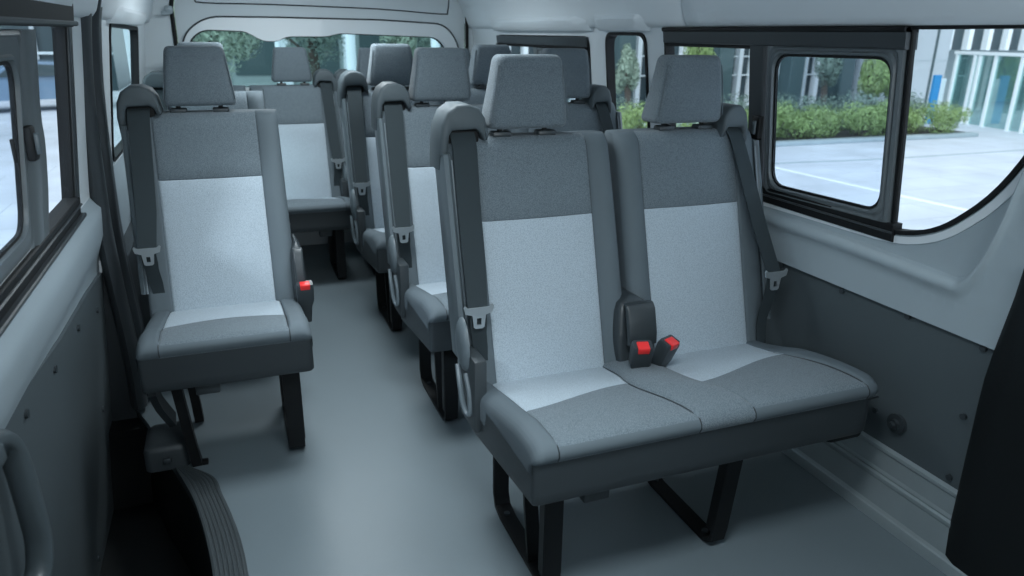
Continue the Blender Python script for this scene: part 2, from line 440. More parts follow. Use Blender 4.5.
def slide_sash(X, P, parent, wd=.035, sgn=1):
    """sliding sash: deep grey frame with a raised inner bead and its pane"""
    bm = bmesh.new()
    rs = (.055, .05, .045, .04, .035)
    cols = [(0, -.004), (.002, .010), (.010, .013), (.014, .009), (wd-.012, .009), (wd-.008, .014), (wd-.003, .014), (wd, .004), (wd, -.004)]
    L = []
    for d, o in cols:
        L.append([bm.verts.new(X(y, z, o)) for y, z in round_poly(offset_poly(P, d), .012+(d/wd)*.043, 6)])
    n = len(L[0])
    for a in range(len(L)):
        b = (a+1) % len(L)
        for i in range(n): bm.faces.new((L[a][i], L[a][(i+1) % n], L[b][(i+1) % n], L[b][i]))
    s = link('sliding_sash', bm, 'slider', parent, angle=25)
    bm = bmesh.new(); ring_frame(bm, round_poly(offset_poly(P, wd-.002), .05, 6), round_poly(offset_poly(P, wd+.006), .048, 6), X, -.002, .006); link('sash_seal', bm, 'rubber', s)
    sheet('sash_glass', round_poly(offset_poly(P, wd), .05, 6), [], lambda y, z: X(y, z, .001), 'glass', .003, .12, parent=s, tdir=(1, 0, 0))
    return s
# right front window
w1 = struct(pane('window_1', sub(W1, .004, .04, 4), RW, -.003, 'glass', None))
gasket(RW, W1, [.02, .05, .05, .03, .05, .08, .08, .08, .05], .011, w1, n=4)
bm = bmesh.new(); ring_frame(bm, round_poly(offset_poly(W1, -.022), [.02, .05, .05, .03, .05, .09, .09, .09, .05], 4), round_poly(offset_poly(W1, -.004), [.02, .05, .05, .03, .05, .09, .09, .09, .05], 4), RW, -.006, .004); link('window_surround', bm, 'white', w1)
rail(RW, 1.31, 2.33, 1.243, 1.292, -.02, .018, 'top_track', 'gasket', w1)
rail(RW, 1.31, 2.33, 1.281, 1.294, -.02, .024, 'track_lip', 'rubber', w1)
rail(RW, 1.30, 2.33, .785, .832, -.02, .012, 'bottom_track', 'rubber', w1)
rail(RW, 1.30, 2.33, .806, .812, .01, .018, 'track_rib', 'gasket', w1)
rail(RW, 1.84, 2.33, 1.233, 1.245, -.02, .008, 'fixed_pane_header', 'rubber', w1)
bar(RW, 1.304, 1.318, .80, 1.29, -.008, .003, 'divider', 'rubber', w1)
bar(RW, 1.80, 1.865, .822, 1.246, -.015, .014, 'pane_stile', 'gasket', w1)
s = slide_sash(RW, [(1.318, .822), (1.79, .812), (1.79, 1.252), (1.318, 1.256)], w1, .030)
bm = bmesh.new(); box(bm, 0, .02, -.018, .018, -.035, .035, .005); bmesh.ops.translate(bm, verts=bm.verts, vec=(1.477, 1.815, 1.01)); l = link('sash_latch', bm, 'rubber', s)
bm = bmesh.new(); box(bm, 0, .008, -.007, .007, -.02, .02, .003); bmesh.ops.translate(bm, verts=bm.verts, vec=(1.471, 1.815, 1.01)); link('latch_button', bm, 'plas', s)
# middle right
w2 = struct(pane('window_2', sub(W2, .004, .05), RW, -.018, 'glass', None)); gasket(RW, W2, .05, .012, w2)
w3 = struct(pane('window_3', sub(W3, .004, .05), RW, -.018, 'glass', None)); gasket(RW, W3, .05, .014, w3)
rail(RW, 2.95, 4.08, 1.215, 1.258, -.02, .014, 'top_track', 'gasket', w3)
rail(RW, 2.95, 4.08, 1.205, 1.216, -.02, .02, 'track_lip', 'rubber', w3)
bar(RW, 3.50, 3.55, .80, 1.21, -.015, .014, 'pane_stile', 'slider', w3)
slide_sash(RW, [(2.97, .80), (3.52, .80), (3.52, 1.207), (2.97, 1.207)], w3, .03)
# left door window
w4 = struct(pane('window_4', sub(W4, .004, .05), LW, -.004, 'glass', None)); gasket(LW, W4, .04, .012, w4, o1=.002)
rail(LW, .70, 2.20, 1.268, 1.325, -.02, .028, 'top_track', 'rubber', w4)
rail(LW, .70, 2.21, 1.270, 1.282, .02, .036, 'track_lip', 'gasket', w4)
rail(LW, .70, 2.22, .765, .835, -.02, .020, 'bottom_track', 'rubber', w4)
rail(LW, .70, 2.23, .778, .790, .018, .032, 'track_lip', 'gasket', w4)
rail(LW, .70, 2.22, .812, .818, .018, .026, 'track_rib', 'gasket', w4)
bar(LW, 2.236, 2.25, .80, 1.29, -.02, .004, 'rear_stile', 'rubber', w4)
bar(LW, 2.243, 2.285, .795, 1.29, -.01, .010, 'outer_stile', 'gasket', w4)
bm = bmesh.new()
rr = []
for i in range(13):
    t = i/12; z = .815+t*(1.262-.815); e = .035*(1-sm(.45, .65, t))
    a, b = 1.715, 1.80+e*.9+.02*sm(.0, .3, t)
    rr.append([LW(a, z, -.01), LW(b, z, -.01), LW(b, z, .012), LW(b-.008, z, .018), LW(a+.008, z, .018), LW(a, z, .012)])
loft(bm, rr); link('pane_stile', bm, 'slider', w4)
s = slide_sash(LW, [(.9, .822), (1.72, .822), (1.72, 1.262), (.9, 1.262)], w4, .055)
bm = bmesh.new(); p = Vector(LW(1.685, 1.05, .014)); box(bm, p.x, p.x+.016, p.y-.016, p.y+.020, p.z-.034, p.z+.034, .005); link('sash_latch', bm, 'rubber', s)
bm = bmesh.new(); box(bm, p.x+.012, p.x+.024, p.y-.006, p.y+.010, p.z-.022, p.z+.020, .004); link('latch_button', bm, 'plas', s)
bm = bmesh.new(); p = Vector(LW(1.60, 1.05, .011)); box(bm, p.x-.003, p.x+.004, p.y-.004, p.y+.004, p.z-.025, p.z+.02, .002); link('sash_slot', bm, 'rubber', s)
# left rear window
w5 = struct(pane('window_5', sub(W5, .004, .05), LW, -.018, 'rglass', None)); gasket(LW, W5, .05, .014, w5)

# weatherstrip on the pillar behind the sliding door
bm = bmesh.new()
path = [(-.33, 2.60, 1.42), (-.352, 2.605, 1.36), (-.372, 2.615, 1.28), (-.392, 2.62, 1.12), (-.402, 2.62, .96), (-.408, 2.625, .80), (-.413, 2.64, .64), (-.410, 2.66, .45), (-.402, 2.67, .25), (-.40, 2.66, .02)]
for dx, dy, fr in ((.004, -.075, (.050, .026)), (.024, .0, (.024, .018)), (.010, .075, (.058, .026))):
    tube(bm, [(x+dx, y+dy, z) for x, y, z in path], 0, 10, 5, flat=fr, up=(0, 1, 0))
struct(link('trim_8', bm, 'gasket'))
bm = bmesh.new()       # pillar filler between strip and wall
loft(bm, [[(x-.05, y-.03, z), (x-.02, y-.03, z), (x-.004, y+.09, z), (x-.02, y+.14, z), (x-.05, y+.2, z)] for x, y, z in catmull(path[:6], 3)])
struct(link('trim_9', bm, 'white'))
# lower pillar cover: charcoal
bm = bmesh.new()
loft(bm, [[(-.56, 2.59, z), (-.41, 2.585, z), (-.385, 2.68, z), (-.385, 3.0, z), (-.40, 3.4, z), (-.46, 3.4, z)] for z in (-.03, .2, .38, .50)])
struct(link('trim_10', bm, 'gasket'))

# grab handle on the door
hd = empty('grab_handle', LW(1.3, .5, .012))
hp = [LW(1.16, .615, .012), LW(1.19, .640, .040), (-.400, 1.235, .655), (-.392, 1.29, .645), (-.388, 1.335, .610), (-.386, 1.353, .555), (-.386, 1.365, .45), (-.388, 1.368, .385), (-.395, 1.350, .335), (-.41, 1.30, .318), (-.43, 1.25, .325), LW(1.225, .335, .012)]
o0 = Vector(hd.location)
bm = bmesh.new(); tube(bm, [Vector(p)-o0-Vector((.012, .055, 0)) if 1 < i < 10 else Vector(p)-o0 for i, p in enumerate(hp)], 0, 14, 6, flat=(.018, .022)); link('grip', bm, 'handle', hd)
for (y, z) in ((1.15, .615), (1.225, .335)):
    bm = bmesh.new(); p = Vector(LW(y, z, .012))-o0; tube(bm, [p-Vector((.001, 0, 0)), p+Vector((.008, 0, 0)), p+Vector((.014, 0, 0))], 0, 18, flat=(.034, .03)); link('mounting_foot', bm, 'handle', hd)
tag(hd, 'curved grey grab handle on the lower panel of the sliding door', 'handle')

# ------------------------------------------------------------------ tail end
YR = 4.60
rear_out = [(-.47, 0), (1.60, 0), (1.60, 1.66), (-.47, 1.66)]
def gate_poly(d=0):
    return round_poly([(-.215-d, .3-d), (1.43+d, .3-d), (1.435+d, 1.30), (1.36+d, 1.66+d), (-.16-d, 1.66+d), (-.225-d, 1.38)], .04, 4)
# the opening must be inside the outer polygon
hole = round_poly([(-.22, .3), (1.44, .3), (1.44, 1.34), (1.39, 1.62), (-.17, 1.62), (-.225, 1.38)], .04, 4)
struct(sheet('wall_rear', rear_out, [hole], lambda x, z: (x, YR-.05, z), 'gate', .05, .15, tdir=(0, 1, 0)))
gwin = round_poly([(-.18, .955), (1.33, .955), (1.315, 1.17), (1.25, 1.242), (.66, 1.258), (.585, 1.238), (.45, 1.238), (.36, 1.236), (.31, 1.210), (.235, 1.210), (.14, 1.262), (-.09, 1.268), (-.165, 1.20)], [.03, .03, .05, .06, .03, .03, .02, .03, .03, .03, .03, .06, .06], 5)
gouter = round_poly([(-.205, .31), (1.425, .31), (1.425, 1.34), (1.375, 1.61), (-.155, 1.61), (-.21, 1.38)], .04, 4)
g = struct(sheet('door_2', gouter, [gwin], lambda x, z: (x, YR-.03+.03*sm(1.30, 1.22, z)*0, z), 'gate', .04, .12, tdir=(0, 1, 0)))
# raised window arch on the tailgate
def GF(x, z, off=0): return (x, YR-.03-off, z)
archo = round_poly([(-.20, .90), (1.40, .90), (1.385, 1.20), (1.30, 1.318), (.9, 1.335), (.3, 1.338), (-.06, 1.335), (-.19, 1.235)], [.03, .03, .08, .12, .05, .05, .12, .08], 6)
sheet('window_arch_moulding', archo, [offset_poly(gwin, .0)], lambda x, z: (x, YR-.05, z), 'white', .02, .12, parent=g, tdir=(0, 1, 0))
bm = bmesh.new(); tube(bm, [(x, YR-.05, z) for x, z in archo[12:]], .0045, 6); link('arch_seam', bm, 'seam', g)
bm = bmesh.new(); tube(bm, [(x, YR-.031, z) for x, z in [(-.12, 1.50), (-.10, 1.425), (-.06, 1.405), (.3, 1.405), (.9, 1.395), (1.28, 1.375), (1.32, 1.39), (1.33, 1.46)]], .004, 6, 3); link('service_hatch_seam', bm, 'seam', g)
w6 = struct(sheet('window_6', gwin, [], lambda x, z: (x, YR+.004-(z-1.1)*.14, z), 'rglass', .004, .2, tdir=(0, 1, 0)))
bm = bmesh.new(); ring_frame(bm, gwin, [(x+(.5-x)*.012, z+(1.1-z)*.03) for x, z in gwin], lambda x, z, o: (x, YR+.0-(z-1.1)*.14-o, z), -.01, .004); link('window_seal', bm, 'rubber', w6)
for xs, nm in ((-.222, 'trim_11'), (1.435, 'trim_12')):
    s_ = 1 if xs > 0 else -1
    bm = bmesh.new(); tube(bm, [(xs+s_*.0, YR-.055, .9), (xs, YR-.055, 1.25), (xs-s_*.0, YR-.055, 1.38), (xs-s_*.05, YR-.055, 1.6)], .011, 8); struct(link(nm, bm, 'rubber'))
    bm = bmesh.new(); box(bm, xs-.02+s_*.012, xs+.02+s_*.012, YR-.09, YR-.06, 1.352, 1.385, .008); tube(bm, [(xs, YR-.085, 1.355), (xs+s_*.02, YR-.10, 1.345), (xs+s_*.05, YR-.10, 1.345)], .010, 8)
    tag(link('coat_hook', bm, 'shade_hook_grey'), 'small grey hook on the %s edge of the tailgate opening' % ('right' if s_ > 0 else 'left'), 'hook')

# ------------------------------------------------------------------ seats
BW = .462
def back_center(z): return .42+(z-.39)*.298
def part(name, bm, m, parent, mx, **k):
    if mx is not None: mirror_bm(bm, mx)
    return link(name, bm, m, parent, **k)
def b_backrest(parent, mx):
    # loops: front u samples, then the rounded edge and the rear
    us = [.000, .004, .012, .025, .045, .062, .070, .072, .074, .080, .10, .15, .20, .25, .30, .35, .383, .389, .391, .393, .400, .415, .43, .444, .455, .4605, .462]
    zs = [.33, .36, .39, .42, .46, .50, .55, .60, .65, .70, .75, .798, .801, .803, .805, .808, .85, .90, .94, .97, .985, .995, 1.003, 1.008, 1.010]
    def fr(u, z):
        t = max(0, z-.97)/.04                              # top rounding
        y = back_center(z)
        e = 0
        if u < .012: e += .012-math.sqrt(max(0, .012**2-(.012-u)**2))
        if u > .432: e += .030-math.sqrt(max(0, .030**2-(u-.432)**2))
        if .074 < u < .389: e -= .006*math.sin(math.pi*(u-.074)/.315)
        e -= .018*sm(.385, .425, u)*(1-.4*sm(.8, 1.0, z))      # bolster
        e += .004*math.exp(-((u-.072)/.002)**2)+.0045*math.exp(-((u-.391)/.002)**2)
        if .072 < u < .391: e += .0035*math.exp(-((z-.803)/.0025)**2)
        e += .03*(1-math.sqrt(max(0, 1-min(1, t)**2)))
        return y+e
    def grow(u, z):     # the back widens a little towards the seat
        return u+(.003*sm(.95, .45, z) if u > .391 else 0)*((u-.391)/.071)
    rings = []
    for z in zs:
        t = max(0, z-.97)/.04; bk = .03*(1-math.sqrt(max(0, 1-min(1, t)**2)))
        yb = back_center(z)+.105-bk
        F_ = [(grow(u, z), fr(u, z), z) for u in us]
        B_ = [(grow(.462, z), yb-.025, z), (grow(.452, z), yb-.006, z), (.43, yb, z), (.30, yb+.004, z), (.16, yb+.004, z), (.03, yb, z), (.008, yb-.006, z), (0, yb-.025, z)]
        rings.append(F_+B_)
    def mf(c):
        front = c.y < back_center(c.z)+.05
        if front and .072 < c.x < .391: return 0 if c.z < .803 else 1
        return 2
    bm = bmesh.new(); loft(bm, rings, mfun=mf)
    for f in bm.faces:
        if len(f.verts) > 6: f.material_index = 2
    b = part('backrest', bm, ['light', 'dark', 'side'], parent, mx, angle=60)
    bm = bmesh.new()    # stitched seams lying in the grooves
    tube(bm, [(grow(.391, z), fr(.391, z)+.0008, z) for z in zs[2:-3]], .0016, 5)
    part('seam', bm, 'seam', b, mx)
    bm = bmesh.new(); tube(bm, [(u, fr(u, .803)+.0008, .803) for u in us[8:18]], .0013, 5)
    part('seam', bm, 'seam', b, mx)
    return b
def b_headrest(parent, mx):
    rings = []; z0, z1, r = 1.030, 1.216, .017
    lv = [(z0+r*(1-math.cos(a)), r*(1-math.sin(a))) for a in [math.radians(x) for x in (0, 20, 40, 60, 90)]]
    lv += [(z0+(z1-z0)*t, 0) for t in (.3, .5, .7)]
    lv += [(z1-r*(1-math.cos(a)), r*(1-math.sin(a))) for a in [math.radians(x) for x in (90, 65, 45, 25, 10, 0)]]
    for z, ins in lv:
        t = (z-z0)/(z1-z0); hw = .113-.025*t**1.1; yf = .602-.004*t-.006*math.sin(math.pi*t); dp = .105-.03*t
        i2 = ins*.8
        loop = rrect2(.225-hw+i2, .225+hw-i2, yf+ins*.8, yf+dp-ins*.8, max(.006, .022-ins*.5), 5)
        rings.append([(x, y, z) for x, y in loop])
    bm = bmesh.new(); loft(bm, rings, mfun=lambda c: 0)
    h = part('headrest', bm, 'dark', parent, mx, angle=70)
    for s in (-1, 1):
        bm = bmesh.new(); tube(bm, [(.225+s*(.113-.025*((z-z0)/(z1-z0))**1.1-.003), .602+.003-.006*math.sin(math.pi*(z-z0)/(z1-z0)), z) for z in [z0+.02+(z1-z0-.045)*k/8 for k in range(9)]], .0018, 5)
        part('seam', bm, 'side', h, mx)
    for u in (.155, .285):
        bm = bmesh.new(); tube(bm, [(u, .645, .985), (u, .648, 1.04)], .007, 10); part('headrest_post', bm, 'black', h, mx)
        bm = bmesh.new(); box(bm, u-.026, u+.026, .622, .66, 1.006, 1.022, .005); part('post_sleeve', bm, 'dplas', h, mx)
    return h
def b_guide(parent, mx):
    """moulded shoulder loop that carries the belt over the corner of the back"""
    outl = [(-.022, .93), (-.024, 1.0), (-.019, 1.045), (-.004, 1.078), (.022, 1.096), (.055, 1.097), (.082, 1.086), (.098, 1.062), (.107, 1.016), (.105, 1.006), (.092, 1.006), (.085, 1.024), (.074, 1.034), (.010, 1.032), (.002, 1.020), (.0, .93)]
    outl = [tuple(p) for p in (lambda q: q)(outl)]
    bm = bmesh.new(); cx_, cz_ = .043, 1.03
    def shr(k):   # shrink towards the band's own centre line for rounded edges
        P = list(reversed(outl)); return list(reversed(offset_poly(P, k)))
    rr = []
    for y, k in ((.590, .010), (.584+.003, .0065), (.586, .0075), (.592, .003), (.600, 0), (.69, 0), (.700, .004), (.703, .009)):
        rr.append([(x, y+.02*(z-1.03 < -.04), z) for x, z in shr(k)])
    rr.pop(1); rr.pop(1)
    loft(bm, rr)
    if mx is not None:
        for v in bm.verts: v.co.x = .026+(v.co.x+.022)*.72; v.co.z -= .018
    g_ = part('belt_guide', bm, 'gplas', parent, mx, angle=60)
    bm = bmesh.new(); box(bm, *((.045, .105) if mx is not None else (.004, .086)), .612, .698, .975, 1.030, .004); part('guide_slot', bm, 'rubber', g_, mx)
    # plastic side moulding and its pale piping
    bm = bmesh.new(); rr = []
    for z in [.46+.05*k for k in range(11)]+[.975]:
        y = back_center(z); rr.append([(-.020, y+.012, z), (-.016, y-.004, z), (-.006, y-.009, z), (.002, y-.002, z), (.002, y+.10, z), (-.012, y+.10, z), (-.020, y+.08, z)])
    loft(bm, rr); sdm = part('side_moulding', bm, 'plas', parent, mx)
    bm = bmesh.new(); tube(bm, [(.003, back_center(z)-.006, z) for z in [.46+.05*k for k in range(11)]], .0028, 6); part('piping', bm, 'pipe', sdm, mx)
    return g_
def b_belt(parent, mx, W=None):
    bm = bmesh.new()
    out = mx is not None and W == 'window'
    if not out:
        top = [(.040, .625, 1.035), (.039, .598, 1.012), (.038, .580, .985), (.034, .54, .86), (.030, .485, .72), (.022, .43, .605)]
    else:
        top = [(.074, .625, 1.025), (.073, .598, 1.002), (.070, .578, .975), (.052, .53, .86), (.032, .475, .73), (.014, .415, .61)]
    strap(bm, top, (1, 0, 0), [.066, .066, .064, .062, .060, .052] if not out else [.048, .048, .048, .050, .050, .048], .0025)
    x0, y0, z0 = top[-1]
    strap(bm, [(x0, y0, z0-.004), (x0+.004, y0+.004, .54), (x0+.012, y0+.012, .47), (x0+.014, y0+.006, .42), (x0+.012, y0-.0, .37)], (1, 0, 0), [.045, .040, .036, .034, .034], .0025, 3)
    b = part('seat_belt', bm, 'belt', parent, mx, angle=30)
    # tongue: bar with two rounded ears, a narrower blade with a slot
    bm = bmesh.new(); y = y0-.010
    outl = [(-.040, .012), (-.036, .017), (-.028, .010), (.028, .010), (.036, .017), (.040, .012), (.036, -.004), (.018, -.010), (.014, -.042), (.009, -.046), (-.009, -.046), (-.014, -.042), (-.018, -.010), (-.036, -.004)]
    hole_ = [(-.006, -.018), (.006, -.018), (.006, -.036), (-.006, -.036)]
    V = [Vector(p) for p in outl+hole_]; E = [(i, (i+1) % 14) for i in range(14)]+[(14+i, 14+(i+1) % 4) for i in range(4)]
    vo, eo, fo, *_ = delaunay_2d_cdt(V, E, [], 0, 1e-6)
    a = [bm.verts.new((x0+p.x, y, z0+p.y)) for p in vo]; c = [bm.verts.new((x0+p.x, y+.005, z0+p.y)) for p in vo]; cnt = {}
    for f in fo:
        m_ = sum((vo[i] for i in f), Vector((0, 0)))/3
        if not inside(m_, outl) or inside(m_, hole_): continue
        bm.faces.new([a[i] for i in f]); bm.faces.new([c[i] for i in reversed(f)])
        for i in range(3): cnt[(f[i], f[(i+1) % 3])] = 1
    for (i, j) in cnt:
        if (j, i) not in cnt: bm.faces.new((a[j], a[i], c[i], c[j]))
    part('belt_tongue', bm, 'chrome', b, mx)
def b_recliner(parent, mx, lever=True):
    bm = bmesh.new(); rings = []
    for k in range(7):
        a = math.pi/2*k/6; s = math.cos(a)**.7 if k < 6 else .02; x = -.012-.020*math.sin(a)
        rings.append([(x, .435+.042*s*math.cos(t)+.030*s*math.sin(t)*.4, .515+.070*s*math.sin(t)) for t in [2*math.pi*j/20 for j in range(20)]])
    loft(bm, rings); r_ = part('hinge_cover', bm, 'plas', parent, mx)
    bm = bmesh.new(); box(bm, -.014, .02, .35, .47, .30, .50, .006); part('hinge_plate', bm, 'skirt', r_, mx)
    if lever:
        bm = bmesh.new()
        tube(bm, [(-.030, .44, .46), (-.032, .415, .415), (-.030, .40, .37), (-.024, .385, .345), (-.018, .375, .35), (-.016, .385, .40), (-.018, .41, .445)], .0075, 8, 4)
        part('recliner_lever', bm, 'plas', parent, mx)
def b_cushion(parent, W, double):
    seams = [.060, .405] if not double else [.055, .385, .518, .900]
    lim = lambda s, y: s+(.018*(1-y/.42) if double and s == .412 else (-.0 if not double else (.012*(1-y/.42) if s == .558 else 0)))
    xs = sorted(set([i*W/180 for i in range(181)]+[0, .002, .005, .010, .018, .028, W-.028, W-.018, W-.010, W-.005, W-.002, W]))
    prof = [(.006, .408), (-.004, .418), (-.010, .430), (-.008, .441), (.0, .450), (.012, .457), (.03, .461)]
    prof += [(.03+.0105*i, None) for i in range(1, 17)]+[(.2145, None)]+[(.2245+.0105*i, None) for i in range(0, 22)]
    def top(y): return .461-.004*sm(.05, .2, y)-.062*sm(.10, .50, y)
    def taper(y): return .03*sm(.22, .45, y)
    def bnd(x):
        if not double: return .165+.02*math.sin(math.pi*min(1, max(0, (x-.06)/.34)))
        if x < .385: return .185+.048*sm(.05, .385, x)
        return .233-.055*sm(.385, .518, x)+.068*sm(.518, .9, x)
    def sh(x, y):      # the seams wander: waisted panels
        if not double: return 0
        K = [(0, 0), (seams[0], 0), (seams[1], .022*sm(.2, 0, y)-.03*math.exp(-((y-.2)/.1)**2)), (seams[2], .038*sm(.3, 0, y)), (seams[3], -.055*math.exp(-((y-.25)/.11)**2)-.015*sm(.3, .4, y)), (W, 0)]
        for (p, q), (r, t) in zip(K, K[1:]):
            if x <= r: return q+(t-q)*(x-p)/(r-p)
        return 0
    lim = lambda s, y: s+sh(s, y)
    xs = sorted(set(xs) | set(seams) | {q+e for q in seams for e in (-.003, .003)})
    rings = []
    for (y, z) in prof:
        row = []
        zz = z if z is not None else top(y)
        for x in xs:
            d = min(x, W-x); r = .032
            drop = (r-math.sqrt(max(0, r*r-(r-min(d, r))**2)))
            h = zz
            panel = None
            if y > .0:
                f = sm(.0, .03, y)
                ins = False
                for a, b in ((0, 1), (2, 3)):
                    if b < len(seams):
                        sa, sb = seams[a], seams[b]
                        if sa < x < sb: ins = True; h -= f*.006*(1-.5*math.sin(math.pi*(x-sa)/(sb-sa)))
                for s_ in seams: h -= f*.005*math.exp(-((x-s_)/.0035)**2)
                if double and abs(x-.452) < .066: h += f*.014*(1-((x-.452)/.066)**2)*sm(.0, .2, y)
            if z is not None and z < .45:
                drop *= max(0, (z-.408)/.05)
            xx = x+sh(x, y)
            if W-x < .10 and double: xx = xx-taper(y)*(1-(W-x)/.10)
            rc = .018 if x < W/2 or not double else .05
            cshift = (rc-math.sqrt(max(0, rc*rc-(rc-min(d, rc))**2)))*sm(.12, .0, y)
            row.append((xx, y+(bnd(x)-.2145)*math.exp(-((y-.2145)/.085)**2)*sm(.02, .06, y)+cshift, h-drop))
        rings.append(row)
    bm = bmesh.new()
    vr = [[bm.verts.new(p) for p in r] for r in rings]
    for i in range(len(vr)-1):
        for j in range(len(xs)-1):
            f = bm.faces.new((vr[i][j], vr[i][j+1], vr[i+1][j+1], vr[i+1][j]))
            xm = (xs[j]+xs[j+1])/2; ym = (prof[i][0]+prof[i+1][0])/2; mi = 2
            for a, b in ((0, 1), (2, 3)):
                if b < len(seams) and seams[a] < xm < seams[b] and ym > 0: mi = 0 if ym > .2145 else 1
            if double and seams[1] < xm < seams[2]: mi = 1
            f.material_index = mi
    # underside: drop a border down and close
    border = vr[0]+[r[-1] for r in vr[1:]]+list(reversed(vr[-1][:-1]))+[r[0] for r in reversed(vr[1:-1])]
    low = [bm.verts.new((v.co.x, v.co.y, .385 if v.co.y < .3 else .34)) for v in border]
    n = len(border)
    for i in range(n):
        f = bm.faces.new((border[i], border[(i+1) % n], low[(i+1) % n], low[i])); f.material_index = 2
    cu = link('cushion', bm, ['light', 'dark', 'side'], parent, angle=75)
    bm = bmesh.new()
    for s_ in seams:
        bm = bmesh.new()
        P = [(lim(s_, y), y+(bnd(lim(s_, y))-.2145)*math.exp(-((y-.2145)/.085)**2)*sm(.02, .06, y), (z if z is not None else top(y))-(.0035+.006*sm(0, .03, y)*.5) + (.0035 if y <= .0 else 0)) for y, z in prof[1:]]
        tube(bm, P, .0016, 5); link('seam', bm, 'seam', cu)
    bm = bmesh.new(); tube(bm, [(x, .004, .409) for x in xs[4:-4]], .0025, 5)
    link('seam', bm, 'seam', cu)
    return cu
def b_skirt(parent, W):
    rings = []
    for z, ins in ((.414, 0.0), (.40, 0), (.34, .0), (.318, 0), (.312, .004)):
        lp = round_poly([(ins+.001, .43), (ins+.001, ins), (W-.001-ins, ins), (W-.001-ins, .43)], [.01, .014, .05 if W > .6 else .02, .01], 5)
        t = (.414-z)/.102
        rings.append([(x, y, z-t*(.11*max(0, y))-(1-t)*.22*max(0, y-.22)) for x, y in lp])
    bm = bmesh.new(); loft(bm, rings); link('seat_skirt', bm, 'skirt', parent)
    bm = bmesh.new(); box(bm, .135, .20, .022, .075, .275, .312, .004); link('slide_bracket', bm, 'skirt', parent)
def b_loop_leg(parent, u, lean=0, mid=True, w=.044):
    bm = bmesh.new()
    P = [(u+lean, .080, .32), (u+lean*.1, .078, .06), (u, .082, .022), (u, .11, .006), (u, .20, .006), (u, .37, .006), (u, .415, .018), (u, .430, .05), (u+lean*.8, .432, .30)]
    strap(bm, P, (1, 0, 0), w, .010, 0)
    l = link('leg', bm, 'black', parent, angle=25)
    # side flanges of the pressed leg
    for s in (-1, 1):
        bm = bmesh.new(); loft(bm, [[(u+lean*k+s*w/2-.002, y0, z), (u+lean*k+s*w/2+.002, y0, z), (u+lean*k+s*w/2+.002, y0+.028, z), (u+lean*k+s*w/2-.002, y0+.028, z)] for y0, z, k in ((.076, .31, 1), (.076, .05, .1))])
        link('leg_flange', bm, 'black', l)
    if mid:
        bm = bmesh.new(); strap(bm, [(u+lean*.8, .235, .30), (u, .215, .16), (u, .185, .01)], (1, 0, 0), w*.8, .012, 3); link('brace', bm, 'black', l)
    for y in (.13, .38):
        bm = bmesh.new(); tube(bm, [(u, y, .008), (u, y, .016)], .009, 8); link('floor_bolt', bm, 'dplas', l)
def b_hinge_cover(parent, cx, hw):
    """moulded cover in the gap beside the back, over the belt anchors"""
    rings = []
    for k in range(11):
        t = k/10; z = .375+.215*t; yf = .375+.055*t
        s = 1 if t < .8 else math.sqrt(max(.02, 1-((t-.8)/.2)**2))
        h = hw*(.82+.18*math.sin(math.pi*min(1, t*1.2)))*s
        rings.append([(x, y, z) for x, y in rrect2(cx-h, cx+h, yf+(1-s)*.02, yf+.12, min(.014, h*.6), 3)])
    bm = bmesh.new(); loft(bm, rings); c = link('hinge_cover', bm, 'dplas', parent)
    bm = bmesh.new()
    loft(bm, [[(x, y, z) for x, y in rrect2(cx-hw*.72, cx+hw*.72, yf, yf+.02, .006, 3)] for yf, z in ((.366, .47), (.368, .50), (.376, .53), (.386, .565), (.398, .578))])
    link('cover_pad', bm, 'dplas', c)
def b_buckle(parent, x, y, z, lx, ly=-.25):
    """buckle housing leaning along (lx, ly, 1), red button on its top face"""
    ax = Vector((lx, ly, 1)).normalized(); q = ax.to_track_quat('Z', 'Y').to_matrix().to_4x4(); q.translation = Vector((x, y, z))
    bm = bmesh.new()
    loft(bm, [[(a, b, h) for a, b in rrect2(-w_, w_, -d_, d_, .006, 3)] for h, w_, d_ in ((-.06, .016, .012), (0, .020, .015), (.025, .027, .018), (.076, .028, .020), (.088, .025, .017))])
    bmesh.ops.transform(bm, matrix=q, verts=bm.verts); b = link('buckle', bm, 'dplas', parent)
    bm = bmesh.new(); box(bm, -.016, .016, -.0215, .009, .072, .0915, .003); bmesh.ops.transform(bm, matrix=q, verts=bm.verts); link('release_button', bm, 'red', b)

